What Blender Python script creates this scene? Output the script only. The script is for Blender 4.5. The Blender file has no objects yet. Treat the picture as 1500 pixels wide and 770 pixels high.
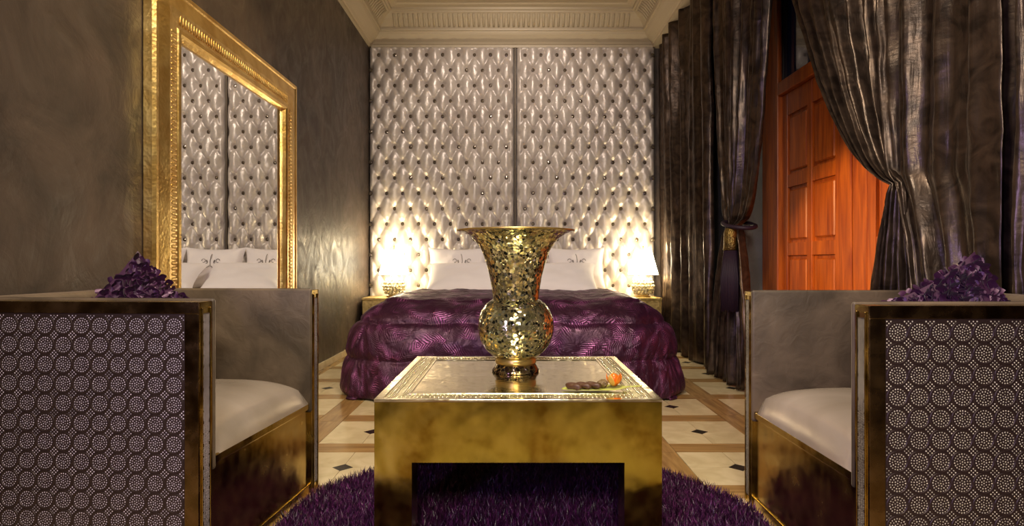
import bpy, bmesh, math, random
from mathutils import Vector, Matrix, noise
random.seed(7)
PI = math.pi
S = bpy.context.scene
COL = S.collection

# ---------------------------------------------------------------- camera, world, lights, exposure
cam_d = bpy.data.cameras.new('camera'); cam = bpy.data.objects.new('camera', cam_d); COL.objects.link(cam)
cam.location = (0, 0, 0.85); cam.rotation_euler = (PI/2, 0, 0)
cam_d.sensor_width = 36; cam_d.lens = 36*915/1500; cam_d.clip_start = 0.02
S.camera = cam
S.view_settings.view_transform = 'Standard'; S.view_settings.look = 'None'
S.view_settings.gamma = 1; S.view_settings.use_curve_mapping = False
S.view_settings.exposure = 0.35
w = bpy.data.worlds.new('world'); S.world = w; w.use_nodes = True
w.node_tree.nodes['Background'].inputs[0].default_value = (1, .8, .55, 1)
w.node_tree.nodes['Background'].inputs[1].default_value = 0.02

def area(name, loc, aim, size, power, color, sy=None, spread=PI):
    l = bpy.data.lights.new(name, 'AREA'); l.energy = power; l.color = color; l.size = size
    l.spread = spread
    if sy: l.shape = 'RECTANGLE'; l.size_y = sy
    o = bpy.data.objects.new(name, l); COL.objects.link(o); o.location = loc
    o.rotation_euler = (Vector(aim)-Vector(loc)).to_track_quat('-Z', 'Y').to_euler()
    return o
def spot(name, loc, aim, power, color, ang=60, r=0.04, blend=.5):
    l = bpy.data.lights.new(name, 'SPOT'); l.energy = power; l.color = color
    l.spot_size = math.radians(ang); l.spot_blend = blend; l.shadow_soft_size = r
    o = bpy.data.objects.new(name, l); COL.objects.link(o); o.location = loc
    o.rotation_euler = (Vector(aim)-Vector(loc)).to_track_quat('-Z', 'Y').to_euler()
    return o
WARM = (1, .74, .42)
area('ceiling_lamp', (0, 1.5, 3.25), (0, 1.9, 0), 0.5, 44, (1, .86, .64), spread=2.3)
area('lounge_lamp', (0.0, -1.6, 2.6), (0, 3.0, .9), 0.8, 22, (1, .88, .72), spread=1.5)
area('lilac_fill', (-1.25, -0.9, 1.2), (1.4, 1.75, 0.95), 0.3, 11, (.55, .45, 1.0), 0.9, spread=2.0)  # added cool light for the lilac highlights; no window is modelled
spot('headboard_spot', (0.0, 4.7, 3.38), (0.0, 6.65, 1.9), 76, (1, .86, .75), 110, .12, .9)
spot('mirror_spot', (0.2, 2.7, 3.3), (-1.45, 3.1, 1.5), 85, (1, .74, .38), 60, .05)
spot('door_spot', (-0.3, 2.75, 1.55), (1.9, 3.45, 0.72), 170, (1, .64, .30), 40, .03, .5)  # added beam in open air, aimed low so the door top stays dark
spot('curtain_spot', (0.5, 0.9, 3.3), (1.55, 2.0, 1.0), 22, (1, .80, .58), 80, .05)
area('ceiling_fill', (0, 4.2, 2.1), (0, 4.6, 3.5), 0.9, 7, (1, .76, .42))  # added light floating mid-room, aimed up to brighten the cornice

# ---------------------------------------------------------------- material helpers
def mat(name, col, rough=.5, metal=0., **kw):
    m = bpy.data.materials.new(name); m.use_nodes = True
    b = m.node_tree.nodes['Principled BSDF']
    b.inputs['Base Color'].default_value = (*col, 1); b.inputs['Roughness'].default_value = rough
    b.inputs['Metallic'].default_value = metal
    for k, v in kw.items():
        b.inputs[k].default_value = v
    return m
class NT:
    def __init__(s, m): s.t = m.node_tree; s.b = s.t.nodes['Principled BSDF']
    def n(s, typ, **kw):
        nd = s.t.nodes.new('ShaderNode'+typ)
        for k, v in kw.items():
            if k.startswith('i_'):
                key = k[2:].replace('_', ' ')
                (nd.inputs[int(key)] if key.isdigit() else nd.inputs[key]).default_value = v
            else: setattr(nd, k, v)
        return nd
    def l(s, a, b): s.t.links.new(a, b)
    def coord(s, kind='Object', scale=(1, 1, 1)):
        tc = s.n('TexCoord'); mp = s.n('Mapping'); mp.inputs['Scale'].default_value = scale
        s.l(tc.outputs[kind], mp.inputs['Vector']); return mp.outputs[0]
    def ramp(s, fac, stops, interp='LINEAR'):
        r = s.n('ValToRGB'); r.color_ramp.interpolation = interp
        e = r.color_ramp.elements
        while len(e) < len(stops): e.new(.5)
        for q, (p, c) in zip(e, stops):
            q.position = p; q.color = (*c, 1) if len(c) == 3 else c
        s.l(fac, r.inputs[0]); return r.outputs[0]
    def bump(s, h, strength=.3, dist=.01, prev=None):
        b = s.n('Bump'); b.inputs['Strength'].default_value = strength; b.inputs['Distance'].default_value = dist
        s.l(h, b.inputs['Height'])
        if prev is not None: s.l(prev, b.inputs['Normal'])
        return b.outputs[0]

def stucco(name, c1, c2, rough=.42, scale=2.5):
    m = mat(name, c1, rough); t = NT(m); v = t.coord('Object')
    n1 = t.n('TexNoise', i_Scale=scale, i_Detail=8., i_Roughness=.62, i_Distortion=.8); t.l(v, n1.inputs['Vector'])
    v2 = t.coord('Object', (1, .7, .6))
    n2 = t.n('TexNoise', i_Scale=scale*3, i_Detail=6., i_Roughness=.6, i_Distortion=1.5); t.l(v2, n2.inputs['Vector'])
    t.l(t.ramp(n1.outputs[0], [(.32, c2), (.68, c1)]), t.b.inputs['Base Color'])
    t.l(t.ramp(n2.outputs[0], [(.3, (.30,)*3), (.7, (.62,)*3)]), t.b.inputs['Roughness'])
    nb = t.bump(n2.outputs[0], .35, .012)
    t.l(t.bump(n1.outputs[0], .35, .03, nb), t.b.inputs['Normal'])
    return m
def brass(name, c1=(.62, .43, .13), c2=(.42, .28, .07), rough=.2, bump=.25, scale=3., dist=.02):
    m = mat(name, c1, rough, 1.); t = NT(m); v = t.coord('Object')
    n1 = t.n('TexNoise', i_Scale=scale, i_Detail=3., i_Distortion=.4); t.l(v, n1.inputs['Vector'])
    n2 = t.n('TexNoise', i_Scale=scale*7, i_Detail=5.); t.l(v, n2.inputs['Vector'])
    t.l(t.ramp(n2.outputs[0], [(.35, c2), (.65, c1)]), t.b.inputs['Base Color'])
    t.l(t.ramp(n2.outputs[0], [(.3, (rough*.6,)*3), (.75, (rough*1.5,)*3)]), t.b.inputs['Roughness'])
    t.l(t.bump(n1.outputs[0], bump, dist), t.b.inputs['Normal'])
    return m
def embossed(name, c1, c2, vscale=60., rough=.25, strength=.7):
    m = mat(name, c1, rough, 1.); t = NT(m); v = t.coord('Object')
    vo = t.n('TexVoronoi', i_Scale=vscale); t.l(v, vo.inputs['Vector'])
    n = t.n('TexNoise', i_Scale=vscale*.15, i_Detail=4.); t.l(v, n.inputs['Vector'])
    t.l(t.ramp(n.outputs[0], [(.35, c2), (.65, c1)]), t.b.inputs['Base Color'])
    nb = t.bump(vo.outputs['Distance'], strength, .004)
    t.l(t.bump(n.outputs[0], .4, .01, nb), t.b.inputs['Normal'])
    return m
def mosaic(name, stops, vscale, rough=.12, tilt=.35, metal=.9, grout=(.05, .04, .02), gw=.06):
    m = mat(name, (.5, .4, .2), rough, metal); t = NT(m); v = t.coord('Object')
    a = t.n('TexVoronoi', i_Scale=vscale); t.l(v, a.inputs['Vector'])
    e = t.n('TexVoronoi', feature='DISTANCE_TO_EDGE', i_Scale=vscale); t.l(v, e.inputs['Vector'])
    sep = t.n('SeparateColor'); t.l(a.outputs['Color'], sep.inputs[0])
    c = t.ramp(sep.outputs[0], stops, 'CONSTANT')
    g = t.n('Math', operation='GREATER_THAN', i_1=gw); t.l(e.outputs['Distance'], g.inputs[0])
    mx = t.n('Mix', data_type='RGBA'); t.l(g.outputs[0], mx.inputs[0])
    mx.inputs[6].default_value = (*grout, 1); t.l(c, mx.inputs[7]); t.l(mx.outputs[2], t.b.inputs['Base Color'])
    geo = t.n('NewGeometry')
    s1 = t.n('VectorMath', operation='SUBTRACT'); t.l(a.outputs['Color'], s1.inputs[0]); s1.inputs[1].default_value = (.5, .5, .5)
    s2 = t.n('VectorMath', operation='SCALE'); t.l(s1.outputs[0], s2.inputs[0]); s2.inputs['Scale'].default_value = tilt
    s3 = t.n('VectorMath', operation='ADD'); t.l(geo.outputs['Normal'], s3.inputs[0]); t.l(s2.outputs[0], s3.inputs[1])
    s4 = t.n('VectorMath', operation='NORMALIZE'); t.l(s3.outputs[0], s4.inputs[0])
    bp = t.n('Bump'); bp.inputs['Strength'].default_value = .5; bp.inputs['Distance'].default_value = .002
    t.l(g.outputs[0], bp.inputs['Height']); t.l(s4.outputs[0], bp.inputs['Normal'])
    t.l(bp.outputs[0], t.b.inputs['Normal'])
    return m

def sparkle(name, c):
    m = mat(name, c, .45, .0); t = NT(m); v = t.coord('Object')
    n = t.n('TexNoise', i_Scale=260., i_Detail=1.); t.l(v, n.inputs['Vector'])
    n2 = t.n('TexNoise', i_Scale=5., i_Detail=3.); t.l(v, n2.inputs['Vector'])
    ml = t.n('Math', operation='MULTIPLY'); t.l(n.outputs[0], ml.inputs[0]); t.l(n2.outputs[0], ml.inputs[1])
    t.l(t.ramp(ml.outputs[0], [(.14, tuple(.22*q for q in c)), (.34, c)]), t.b.inputs['Base Color'])  # glint of the shining holes put into the dot colour
    return m
M = {}
M['wall'] = stucco('brown_plaster', (.095, .066, .050), (.034, .025, .020))
M['greywall'] = stucco('grey_plaster', (.14, .135, .125), (.09, .085, .08), .5)
M['ceil'] = mat('ceiling_paint', (.44, .36, .25), .6)
M['cornice'] = mat('cornice_plaster', (.47, .39, .27), .5)
M['brass'] = brass('brass_sheet', (.62, .46, .14), (.42, .30, .09), .2, .3, 2.5)
M['brass_table'] = brass('table_brass', (.60, .47, .09), (.38, .29, .05), .17, .35, 2.6, .035)
M['brass_top'] = brass('polished_brass_top', (1., .94, .72), (.9, .84, .6), .12, .2, 7., .012)
M['dark_brass'] = brass('dark_brass', (.22, .14, .06), (.12, .075, .03), .25, .2, 3.)
M['engraved'] = embossed('engraved_brass', (.95, .88, .6), (.75, .68, .4), 130, .3, .6)
M['gold_frame'] = embossed('hammered_gold', (.90, .66, .26), (.72, .46, .14), 70, .36, .18)
M['gold_plain'] = brass('plain_gold', (.88, .62, .22), (.62, .38, .1), .22, .3, 6.)
M['gold_satin'] = brass('satin_gold', (.75, .58, .25), (.55, .40, .15), .42, .15, 6.)
M['mirror'] = mat('mirror_glass', (.93, .93, .90), .0, 1.)
M['grout'] = mat('grout', (.18, .14, .09), .8)
M['black_tile'] = mat('black_tile', (.02, .014, .01), .25)
M['dots'] = sparkle('pierced_light', (.95, .84, .92))
M['dots_gold'] = sparkle('pierced_light_gold', (.98, .90, .68))
M['panel_dark'] = mat('pierced_sheet', (.045, .026, .022), .45, .4)
M['button'] = mat('crystal_button', (.11, .085, .06), .15, .4)
M['gilt'] = mat('gilt_trim', (.6, .42, .14), .3, .9)
M['linen'] = mat('white_linen', (.90, .84, .83), .75)
M['thread'] = mat('grey_thread', (.22, .19, .18), .7)
M['dark_wood'] = mat('dark_timber', (.03, .02, .015), .5)
M['shadecloth'] = mat('lampshade_cloth', (.9, .85, .7), .8)
M['tassel'] = mat('purple_tassel', (.016, .003, .016), .6)

def satin(name, c1, c2, rough=.34, metal=.35, bs=.25, ws=14., mott=3.):
    m = mat(name, c1, rough, metal); t = NT(m); v = t.coord('Object')
    n = t.n('TexNoise', i_Scale=ws, i_Detail=5., i_Distortion=1.2); t.l(v, n.inputs['Vector'])
    n2 = t.n('TexNoise', i_Scale=mott, i_Detail=6., i_Distortion=.6); t.l(v, n2.inputs['Vector'])
    t.l(t.ramp(n2.outputs[0], [(.35, c2), (.65, c1)]), t.b.inputs['Base Color'])
    t.l(t.bump(n.outputs[0], bs, .01), t.b.inputs['Normal'])
    return m
M['satin'] = satin('silver_satin', (.62, .56, .51), (.50, .44, .40), .38, .3, .35)
M['silk_seat'] = satin('taupe_silk', (.50, .42, .36), (.38, .31, .25), .27, .4, .2, 5.)
M['velvet'] = satin('taupe_velvet', (.135, .094, .060), (.048, .032, .019), .55, 0, .25, 18., 5.)
M['velvet'].node_tree.nodes['Principled BSDF'].inputs['Sheen Weight'].default_value = .2
M['velvet'].node_tree.nodes['Principled BSDF'].inputs['Sheen Tint'].default_value = (.8, .65, .5, 1)

def taffeta():
    m = mat('brown_taffeta', (.08, .055, .04), .30, .6); t = NT(m)
    v = t.coord('Object', (1, 1, .12)); v2 = t.coord('Object')
    n = t.n('TexNoise', i_Scale=28., i_Detail=5., i_Distortion=1.0); t.l(v, n.inputs['Vector'])
    n2 = t.n('TexNoise', i_Scale=9., i_Detail=6., i_Distortion=1.5); t.l(v2, n2.inputs['Vector'])
    t.l(t.ramp(n2.outputs[0], [(.35, (.028, .018, .013)), (.65, (.085, .055, .038))]), t.b.inputs['Base Color'])
    nb = t.bump(n.outputs[0], .25, .01)
    n3 = t.n('TexNoise', i_Scale=60., i_Detail=4.); t.l(t.coord('Object', (.5, .5, 1.)), n3.inputs['Vector'])
    t.l(t.bump(n3.outputs[0], .25, .004, nb), t.b.inputs['Normal'])
    return m
M['taffeta'] = taffeta()

def jacquard():
    m = mat('purple_jacquard', (.08, .01, .06), .4, .5); t = NT(m)
    v = t.coord('UV')
    n = t.n('TexNoise', i_Scale=5., i_Detail=2.); t.l(v, n.inputs['Vector'])
    add = t.n('VectorMath', operation='MULTIPLY_ADD'); t.l(n.outputs['Color'], add.inputs[0]); add.inputs[1].default_value = (.10, .10, 0); t.l(v, add.inputs[2])
    vo = t.n('TexVoronoi', i_Scale=6.); vo.voronoi_dimensions = '2D'; t.l(add.outputs[0], vo.inputs['Vector'])
    sub = t.n('VectorMath', operation='SUBTRACT'); t.l(add.outputs[0], sub.inputs[0]); t.l(vo.outputs['Position'], sub.inputs[1])
    sep = t.n('SeparateColor'); t.l(vo.outputs['Color'], sep.inputs[0])
    an = t.n('Math', operation='MULTIPLY', i_1=6.283); t.l(sep.outputs[0], an.inputs[0])
    rot = t.n('VectorRotate', rotation_type='Z_AXIS'); t.l(sub.outputs[0], rot.inputs['Vector']); t.l(an.outputs[0], rot.inputs['Angle'])
    xyz = t.n('SeparateXYZ'); t.l(rot.outputs[0], xyz.inputs[0])
    ab = t.n('Math', operation='ABSOLUTE'); t.l(xyz.outputs[0], ab.inputs[0])
    sm = t.n('Math', operation='MULTIPLY_ADD', i_1=1.1); t.l(ab.outputs[0], sm.inputs[0]); t.l(xyz.outputs[1], sm.inputs[2])
    fr = t.n('Math', operation='MULTIPLY', i_1=340.); t.l(sm.outputs[0], fr.inputs[0])
    sn_ = t.n('Math', operation='SINE'); t.l(fr.outputs[0], sn_.inputs[0])
    st = t.n('Math', operation='MULTIPLY_ADD', i_1=.5, i_2=.5); t.l(sn_.outputs[0], st.inputs[0])
    mk = t.n('MapRange'); t.l(ab.outputs[0], mk.inputs['Value']); mk.inputs['From Min'].default_value = .075; mk.inputs['From Max'].default_value = .0
    n2 = t.n('TexNoise', i_Scale=9., i_Detail=3.); t.l(v, n2.inputs['Vector'])
    n2m = t.n('MapRange'); t.l(n2.outputs[0], n2m.inputs['Value']); n2m.inputs['From Min'].default_value = .38; n2m.inputs['From Max'].default_value = .68
    m1 = t.n('Math', operation='MULTIPLY'); t.l(st.outputs[0], m1.inputs[0]); t.l(mk.outputs[0], m1.inputs[1])
    m2 = t.n('Math', operation='MULTIPLY'); t.l(m1.outputs[0], m2.inputs[0]); t.l(n2m.outputs[0], m2.inputs[1])
    t.l(t.ramp(m2.outputs[0], [(.0, (.045, .010, .034)), (.2, (.085, .018, .068)), (.7, (.38, .11, .33))]), t.b.inputs['Base Color'])
    t.l(t.ramp(n2.outputs[0], [(.35, (.46,)*3), (.65, (.3,)*3)]), t.b.inputs['Roughness'])
    w2 = t.n('TexNoise', i_Scale=14., i_Detail=5., i_Distortion=1.5); t.l(v, w2.inputs['Vector'])
    nb = t.bump(w2.outputs[0], .5, .015)
    t.l(t.bump(m1.outputs[0], .5, .004, nb), t.b.inputs['Normal'])
    t.b.inputs['Sheen Weight'].default_value = .04; t.b.inputs['Sheen Tint'].default_value = (.7, .3, .65, 1)
    return m
M['jacquard'] = jacquard()
M['petal'] = mat('purple_petal_satin', (.05, .007, .045), .42, .3)
M['petal'].node_tree.nodes['Principled BSDF'].inputs['Sheen Weight'].default_value = .12
M['pillow_purple'] = mat('purple_cushion', (.045, .01, .04), .6)
M['shag'] = mat('purple_shag', (.05, .006, .045), .42)
_t = NT(M['shag']); _n = _t.n('TexNoise', i_Scale=90., i_Detail=2.); _t.l(_t.coord('Object', (1, 1, .2)), _n.inputs['Vector'])
_t.l(_t.ramp(_n.outputs[0], [(.38, (.012, .001, .012)), (.55, (.05, .006, .048)), (.72, (.17, .03, .15))]), _t.b.inputs['Base Color'])
def marble(name, c1, c2, sc=(4, 4, 4), rough=.22, d=1.2):
    m = mat(name, c1, rough); t = NT(m); v = t.coord('Object', sc)
    oi = t.n('ObjectInfo'); ad = t.n('VectorMath', operation='ADD')
    sca = t.n('VectorMath', operation='SCALE'); sca.inputs['Scale'].default_value = 20.
    cmb = t.n('CombineXYZ'); t.l(oi.outputs['Random'], cmb.inputs[0]); t.l(oi.outputs['Random'], cmb.inputs[1])
    t.l(cmb.outputs[0], sca.inputs[0]); t.l(v, ad.inputs[0]); t.l(sca.outputs[0], ad.inputs[1])
    n = t.n('TexNoise', i_Scale=1.6, i_Detail=6., i_Distortion=d); t.l(ad.outputs[0], n.inputs['Vector'])
    t.l(t.ramp(n.outputs[0], [(.35, c2), (.65, c1)]), t.b.inputs['Base Color'])
    return m
M['cream'] = marble('cream_marble', (.68, .56, .36), (.56, .45, .27))
M['brown_x'] = marble('brown_travertine_across', (.40, .24, .09), (.24, .13, .045), (2, 22, 4), .25, .4)
M['brown_y'] = marble('brown_travertine_along', (.40, .24, .09), (.24, .13, .045), (22, 2, 4), .25, .4)
def wood():
    m = mat('orange_wood', (.5, .12, .02), .42); t = NT(m); v = t.coord('Object', (14, 14, 1.2))
    n = t.n('TexNoise', i_Scale=2.2, i_Detail=5., i_Distortion=.6); t.l(v, n.inputs['Vector'])
    t.l(t.ramp(n.outputs[0], [(.3, (.26, .040, .003)), (.7, (.56, .13, .008))]), t.b.inputs['Base Color'])
    t.l(t.bump(n.outputs[0], .1, .003), t.b.inputs['Normal']); return m
M['wood'] = wood()
M['glass_dark'] = mat('dusk_glass', (.035, .04, .06), .05, .0, **{'Transmission Weight': .3})
M['mosaic'] = mosaic('gold_mirror_mosaic', [(0, (.60, .55, .22)), (.18, (.86, .78, .42)), (.38, (.36, .35, .16)), (.52, (.07, .075, .05)), (.74, (.72, .68, .34)), (.9, (.62, .68, .48))], 98, .12, .3, .92, (.62, .57, .36), .06)
M['mosaic_dark'] = mosaic('dark_mirror_mosaic', [(0, (.30, .22, .10)), (.3, (.06, .045, .04)), (.6, (.40, .30, .16)), (.8, (.16, .10, .08))], 60, .1, .3, .95, (.45, .38, .2), .06)
M['crystal'] = mosaic('crystal_beads', [(0, (.9, .85, .65)), (.3, (.75, .68, .45)), (.55, (.45, .38, .2)), (.7, (.95, .92, .8))], 55, .1, .5, .5, (.5, .42, .25), .04)
sn = NT(M['shadecloth'])
sn.b.inputs['Emission Color'].default_value = (1, .87, .6, 1); sn.b.inputs['Emission Strength'].default_value = 10.
M['bronze_dull'] = mat('dull_bronze', (.10, .075, .05), .5, .3)
M['engraved_dull'] = embossed('old_gold_braid', (.30, .20, .06), (.12, .08, .03), 120, .45, .8)
M['leaf'] = mat('yellow_green_leaf', (.42, .44, .08), .45)
M['choc'] = mat('chocolate_pastry', (.07, .026, .010), .5)
M['nut'] = mat('nut_pastry', (.16, .10, .04), .6)
M['orange'] = mat('orange_berry', (.85, .16, .01), .3, 0, **{'Subsurface Weight': .3})
M['husk'] = mat('yellow_husk', (.75, .42, .08), .6)

# ---------------------------------------------------------------- mesh helpers
def link(name, me, m, parent=None, smooth=False):
    if m is not None:
        for q in (m if isinstance(m, (list, tuple)) else [m]): me.materials.append(q)
    if smooth:
        me.polygons.foreach_set('use_smooth', [True]*len(me.polygons))
    o = bpy.data.objects.new(name, me); COL.objects.link(o)
    if parent: o.parent = parent
    return o
def obj(name, vf, m, parent=None, smooth=False, mi=None):
    me = bpy.data.meshes.new(name); me.from_pydata(vf[0], [], vf[1])
    if mi: me.polygons.foreach_set('material_index', mi)
    me.update(); return link(name, me, m, parent, smooth)
def bmobj(name, bm, m, parent=None, smooth=False):
    me = bpy.data.meshes.new(name); bm.to_mesh(me); bm.free(); return link(name, me, m, parent, smooth)
def box(x0, x1, y0, y1, z0, z1, bev=0., seg=2):
    bm = bmesh.new(); bmesh.ops.create_cube(bm, size=1)
    for v in bm.verts:
        v.co = Vector(((x0+x1)/2+v.co.x*(x1-x0), (y0+y1)/2+v.co.y*(y1-y0), (z0+z1)/2+v.co.z*(z1-z0)))
    if bev: bmesh.ops.bevel(bm, geom=bm.edges[:], offset=bev, segments=seg, affect='EDGES', profile=.5)
    v = [tuple(q.co) for q in bm.verts]; bm.verts.index_update()
    f = [[q.index for q in p.verts] for p in bm.faces]; bm.free(); return v, f
def join(*parts):
    V, F = [], []
    for v, f in parts:
        k = len(V); V += list(v); F += [[i+k for i in q] for q in f]
    return V, F
def xf(vf, mtx): return [tuple(mtx @ Vector(v)) for v in vf[0]], vf[1]
def grid(nu, nv, fn, closeu=False):
    V = [fn(i/(nu if closeu else nu-1), j/(nv-1)) for j in range(nv) for i in range(nu)]
    F = []
    for j in range(nv-1):
        for i in range(nu if closeu else nu-1):
            i2 = (i+1) % nu; F.append([j*nu+i, j*nu+i2, (j+1)*nu+i2, (j+1)*nu+i])
    return V, F
def lathe(prof, n=48, caps=True):
    V, F = [], []
    for r, z in prof:
        for i in range(n):
            a = 2*PI*i/n; V.append((r*math.cos(a), r*math.sin(a), z))
    for j in range(len(prof)-1):
        for i in range(n):
            i2 = (i+1) % n; F.append([j*n+i, j*n+i2, (j+1)*n+i2, (j+1)*n+i])
    if caps:
        F.append(list(range(n))[::-1]); k = (len(prof)-1)*n; F.append([k+i for i in range(n)])
    return V, F
def tube(pts, r, n=8, closed=False):
    V, F = [], []; m_ = len(pts); pts = [Vector(p) for p in pts]
    for k, p in enumerate(pts):
        a = pts[(k-1) % m_] if (closed or k > 0) else p; b = pts[(k+1) % m_] if (closed or k < m_-1) else p
        d = (b-a).normalized(); up = Vector((0, 0, 1)) if abs(d.z) < .9 else Vector((1, 0, 0))
        x = d.cross(up).normalized(); y = d.cross(x)
        rr = r[k] if isinstance(r, (list, tuple)) else r
        for i in range(n):
            t = 2*PI*i/n; V.append(tuple(p+(x*math.cos(t)+y*math.sin(t))*rr))
    for k in range(m_ if closed else m_-1):
        for i in range(n):
            i2 = (i+1) % n; k2 = (k+1) % m_; F.append([k*n+i, k*n+i2, k2*n+i2, k2*n+i])
    if not closed: F.append(list(range(n))[::-1]); F.append([(m_-1)*n+i for i in range(n)])
    return V, F
def fbm(x, y, z=0): return noise.noise(Vector((x, y, z)))+.5*noise.noise(Vector((2*x, 2*y, 2*z+5)))
def thing(name, label, cat, loc=(0, 0, 0), rz=0, group=None):
    o = bpy.data.objects.new(name, None); COL.objects.link(o); o.location = loc; o.rotation_euler = (0, 0, rz)
    o.empty_display_size = .1; o['label'] = label; o['category'] = cat
    if group: o['group'] = group
    return o
def tag(o, label, cat, group=None, kind=None):
    o['label'] = label; o['category'] = cat
    if group: o['group'] = group
    if kind: o['kind'] = kind
    return o
def struct(name, vf, m, label=None, parent=None):
    o = obj(name, vf, m, parent)
    if not parent: o['kind'] = 'structure'
    if label: o['label'] = label
    return o
def instance(src, name, loc, parent, rot=None):
    o = bpy.data.objects.new(name, src); COL.objects.link(o); o.parent = parent; o.location = loc
    if rot: o.rotation_euler = rot
    return o

# ---------------------------------------------------------------- room shell
YB, YF, XL, XR, XD, ZC = 6.72, -2.6, -1.53, 1.70, 1.90, 3.5
struct('wall_back', box(XL-.1, XR+.3, YB, YB+.1, 0, ZC), M['wall'], 'brown plaster wall behind the tufted headboard')
struct('wall_left', box(XL-.1, XL, YF, YB, 0, ZC), M['wall'], 'dark brown trowelled plaster wall on the left, behind the mirror')
struct('wall_front', box(XL-.1, XR+.3, YF-.1, YF, 0, ZC), M['wall'], 'brown plaster wall facing the bed')
N0, N1, NZ = 2.25, 4.57, 3.0
struct('wall_right', join(box(XR, XR+.3, YF, N0, 0, ZC), box(XR, XR+.3, N1, YB, 0, ZC), box(XR, XR+.3, N0, N1, NZ, ZC)),
       M['greywall'], 'grey plaster wall on the right, around the door recess')
struct('ceiling', box(XL, XR+.3, YF, YB, ZC, ZC+.1), M['ceil'], 'plain cream ceiling')
struct('baseboard_left', box(XL, XL+.014, YF, YB, 0, .055, .003), M['cream'], 'low cream skirting along the left wall')

# floor with tiles as parts
floor = struct('floor', box(XL-.1, XD+.3, YF, YB+.1, -.06, -.003), M['grout'], 'cream and brown stone tile floor with small black diamonds')
P, BW = .55, .135; CW = (P-BW)/2; CX, CY = .945, 2.60
g = .0012; dia = .043
def poly_prism(pts, z0, z1):
    n = len(pts); V = [(x, y, z0) for x, y in pts]+[(x, y, z1) for x, y in pts]
    F = [list(range(n))[::-1], [n+i for i in range(n)]]+[[i, (i+1) % n, n+(i+1) % n, n+i] for i in range(n)]
    return V, F
def mesh_of(name, vf, m):
    me = bpy.data.meshes.new(name); me.from_pydata(vf[0], [], vf[1]); me.update(); me.materials.append(m); return me
tile_pts = [(dia+g, g), (CW-g, g), (CW-g, CW-g), (g, CW-g), (g, dia+g)]
me_t = []
for k in range(4):
    a = k*PI/2; c, s_ = round(math.cos(a)), round(math.sin(a))
    me_t.append(mesh_of('cream_tile', poly_prism([(x*c-y*s_, x*s_+y*c) for x, y in tile_pts], -.02, 0), M['cream']))
me_d = mesh_of('black_diamond', poly_prism([(dia, 0), (0, dia), (-dia, 0), (0, -dia)], -.02, 0), M['black_tile'])
me_sx = mesh_of('brown_strip', box(-CW+g, CW-g, -BW/2+g, BW/2-g, -.02, 0), M['brown_x'])
me_sy = mesh_of('brown_strip', box(-BW/2+g, BW/2-g, -CW+g, CW-g, -.02, 0), M['brown_y'])
me_sq = mesh_of('brown_square', box(-BW/2+g, BW/2-g, -BW/2+g, BW/2-g, -.02, 0), M['brown_y'])
far = {'cream': [], 'brown': [], 'black': []}
for i in range(-5, 3):
    for j in range(-10, 9):
        x, y = CX+i*P, CY+j*P
        if x < XL-.3 or x > XD+.25 or y > YB+.2: continue
        near = 1.9 < y
        items = [(me_t[k], 'cream_tile', x, y, 'cream') for k in range(4)]+[(me_d, 'black_diamond', x, y, 'black'),
                 (me_sx, 'brown_strip', x, y+P/2, 'brown'), (me_sy, 'brown_strip', x+P/2, y, 'brown'), (me_sq, 'brown_square', x+P/2, y+P/2, 'brown')]
        for me, nm, px, py, key in items:
            if py > YB-.02: continue
            if near: instance(me, nm, (px, py, random.uniform(-.0004, .0004)), floor)
            else: far[key].append(([(v.co.x+px, v.co.y+py, v.co.z) for v in me.vertices], [list(f.vertices) for f in me.polygons]))
for key, m in (('cream', M['cream']), ('brown', M['brown_y']), ('black', M['black_tile'])):
    o = obj('foreground_tiles', join(*far[key]), m, floor); o['kind'] = 'stuff'

# cornice
prof = [(0, 3.155), (.022, 3.158), (.024, 3.185), (.034, 3.19), (.05, 3.21), (.085, 3.235), (.118, 3.265), (.13, 3.285), (.131, 3.293), (.150, 3.296), (.152, 3.315),
        (.140, 3.318), (.150, 3.335), (.20, 3.40), (.25, 3.44), (.262, 3.445), (.264, 3.458), (.285, 3.462), (.287, 3.485), (.34, 3.49), (.36, 3.5)]
XS = 1.53
def cornice(path):
    V, F = [], []; n = len(prof)
    for (bx, by, ox, oy) in path:
        for o, z in prof: V.append((bx+ox*o, by+oy*o, z))
    for k in range(len(path)-1):
        for i in range(n-1): F.append([k*n+i, k*n+i+1, (k+1)*n+i+1, (k+1)*n+i])
    return V, F
def flutes(kind):
    L = []
    if kind == 'back':
        x = XL+.30
        while x < XS-.28:
            L.append(tube([(x, YB-.155, 3.335), (x, YB-.20, 3.395), (x, YB-.245, 3.434)], .012, 6)); x += .052
    else:
        sx = XL if kind == 'left' else XS; sg = 1 if kind == 'left' else -1
        y = YF+.3
        while y < YB-.3:
            L.append(tube([(sx+sg*.155, y, 3.335), (sx+sg*.20, y, 3.395), (sx+sg*.245, y, 3.434)], .012, 6)); y += .052
    return join(*L)
for nm, kind, path in (('trim_1', 'left', [(XL, YF, 1, 0), (XL, YB, 1, -1)]), ('trim_2', 'back', [(XL, YB, 1, -1), (XS, YB, -1, -1)]),
                       ('trim_3', 'right', [(XS, YB, -1, -1), (XS, YF, -1, 0)])):
    t = struct(nm, cornice(path), M['cornice'], 'moulded cream plaster cornice')
    f = obj('fluting', flutes(kind), M['cornice'], t, True); f['kind'] = 'stuff'
struct('trim_4', box(XS, XR, YF, YB, 3.155, ZC), M['cornice'], 'plaster soffit the curtains hang under')

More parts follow.
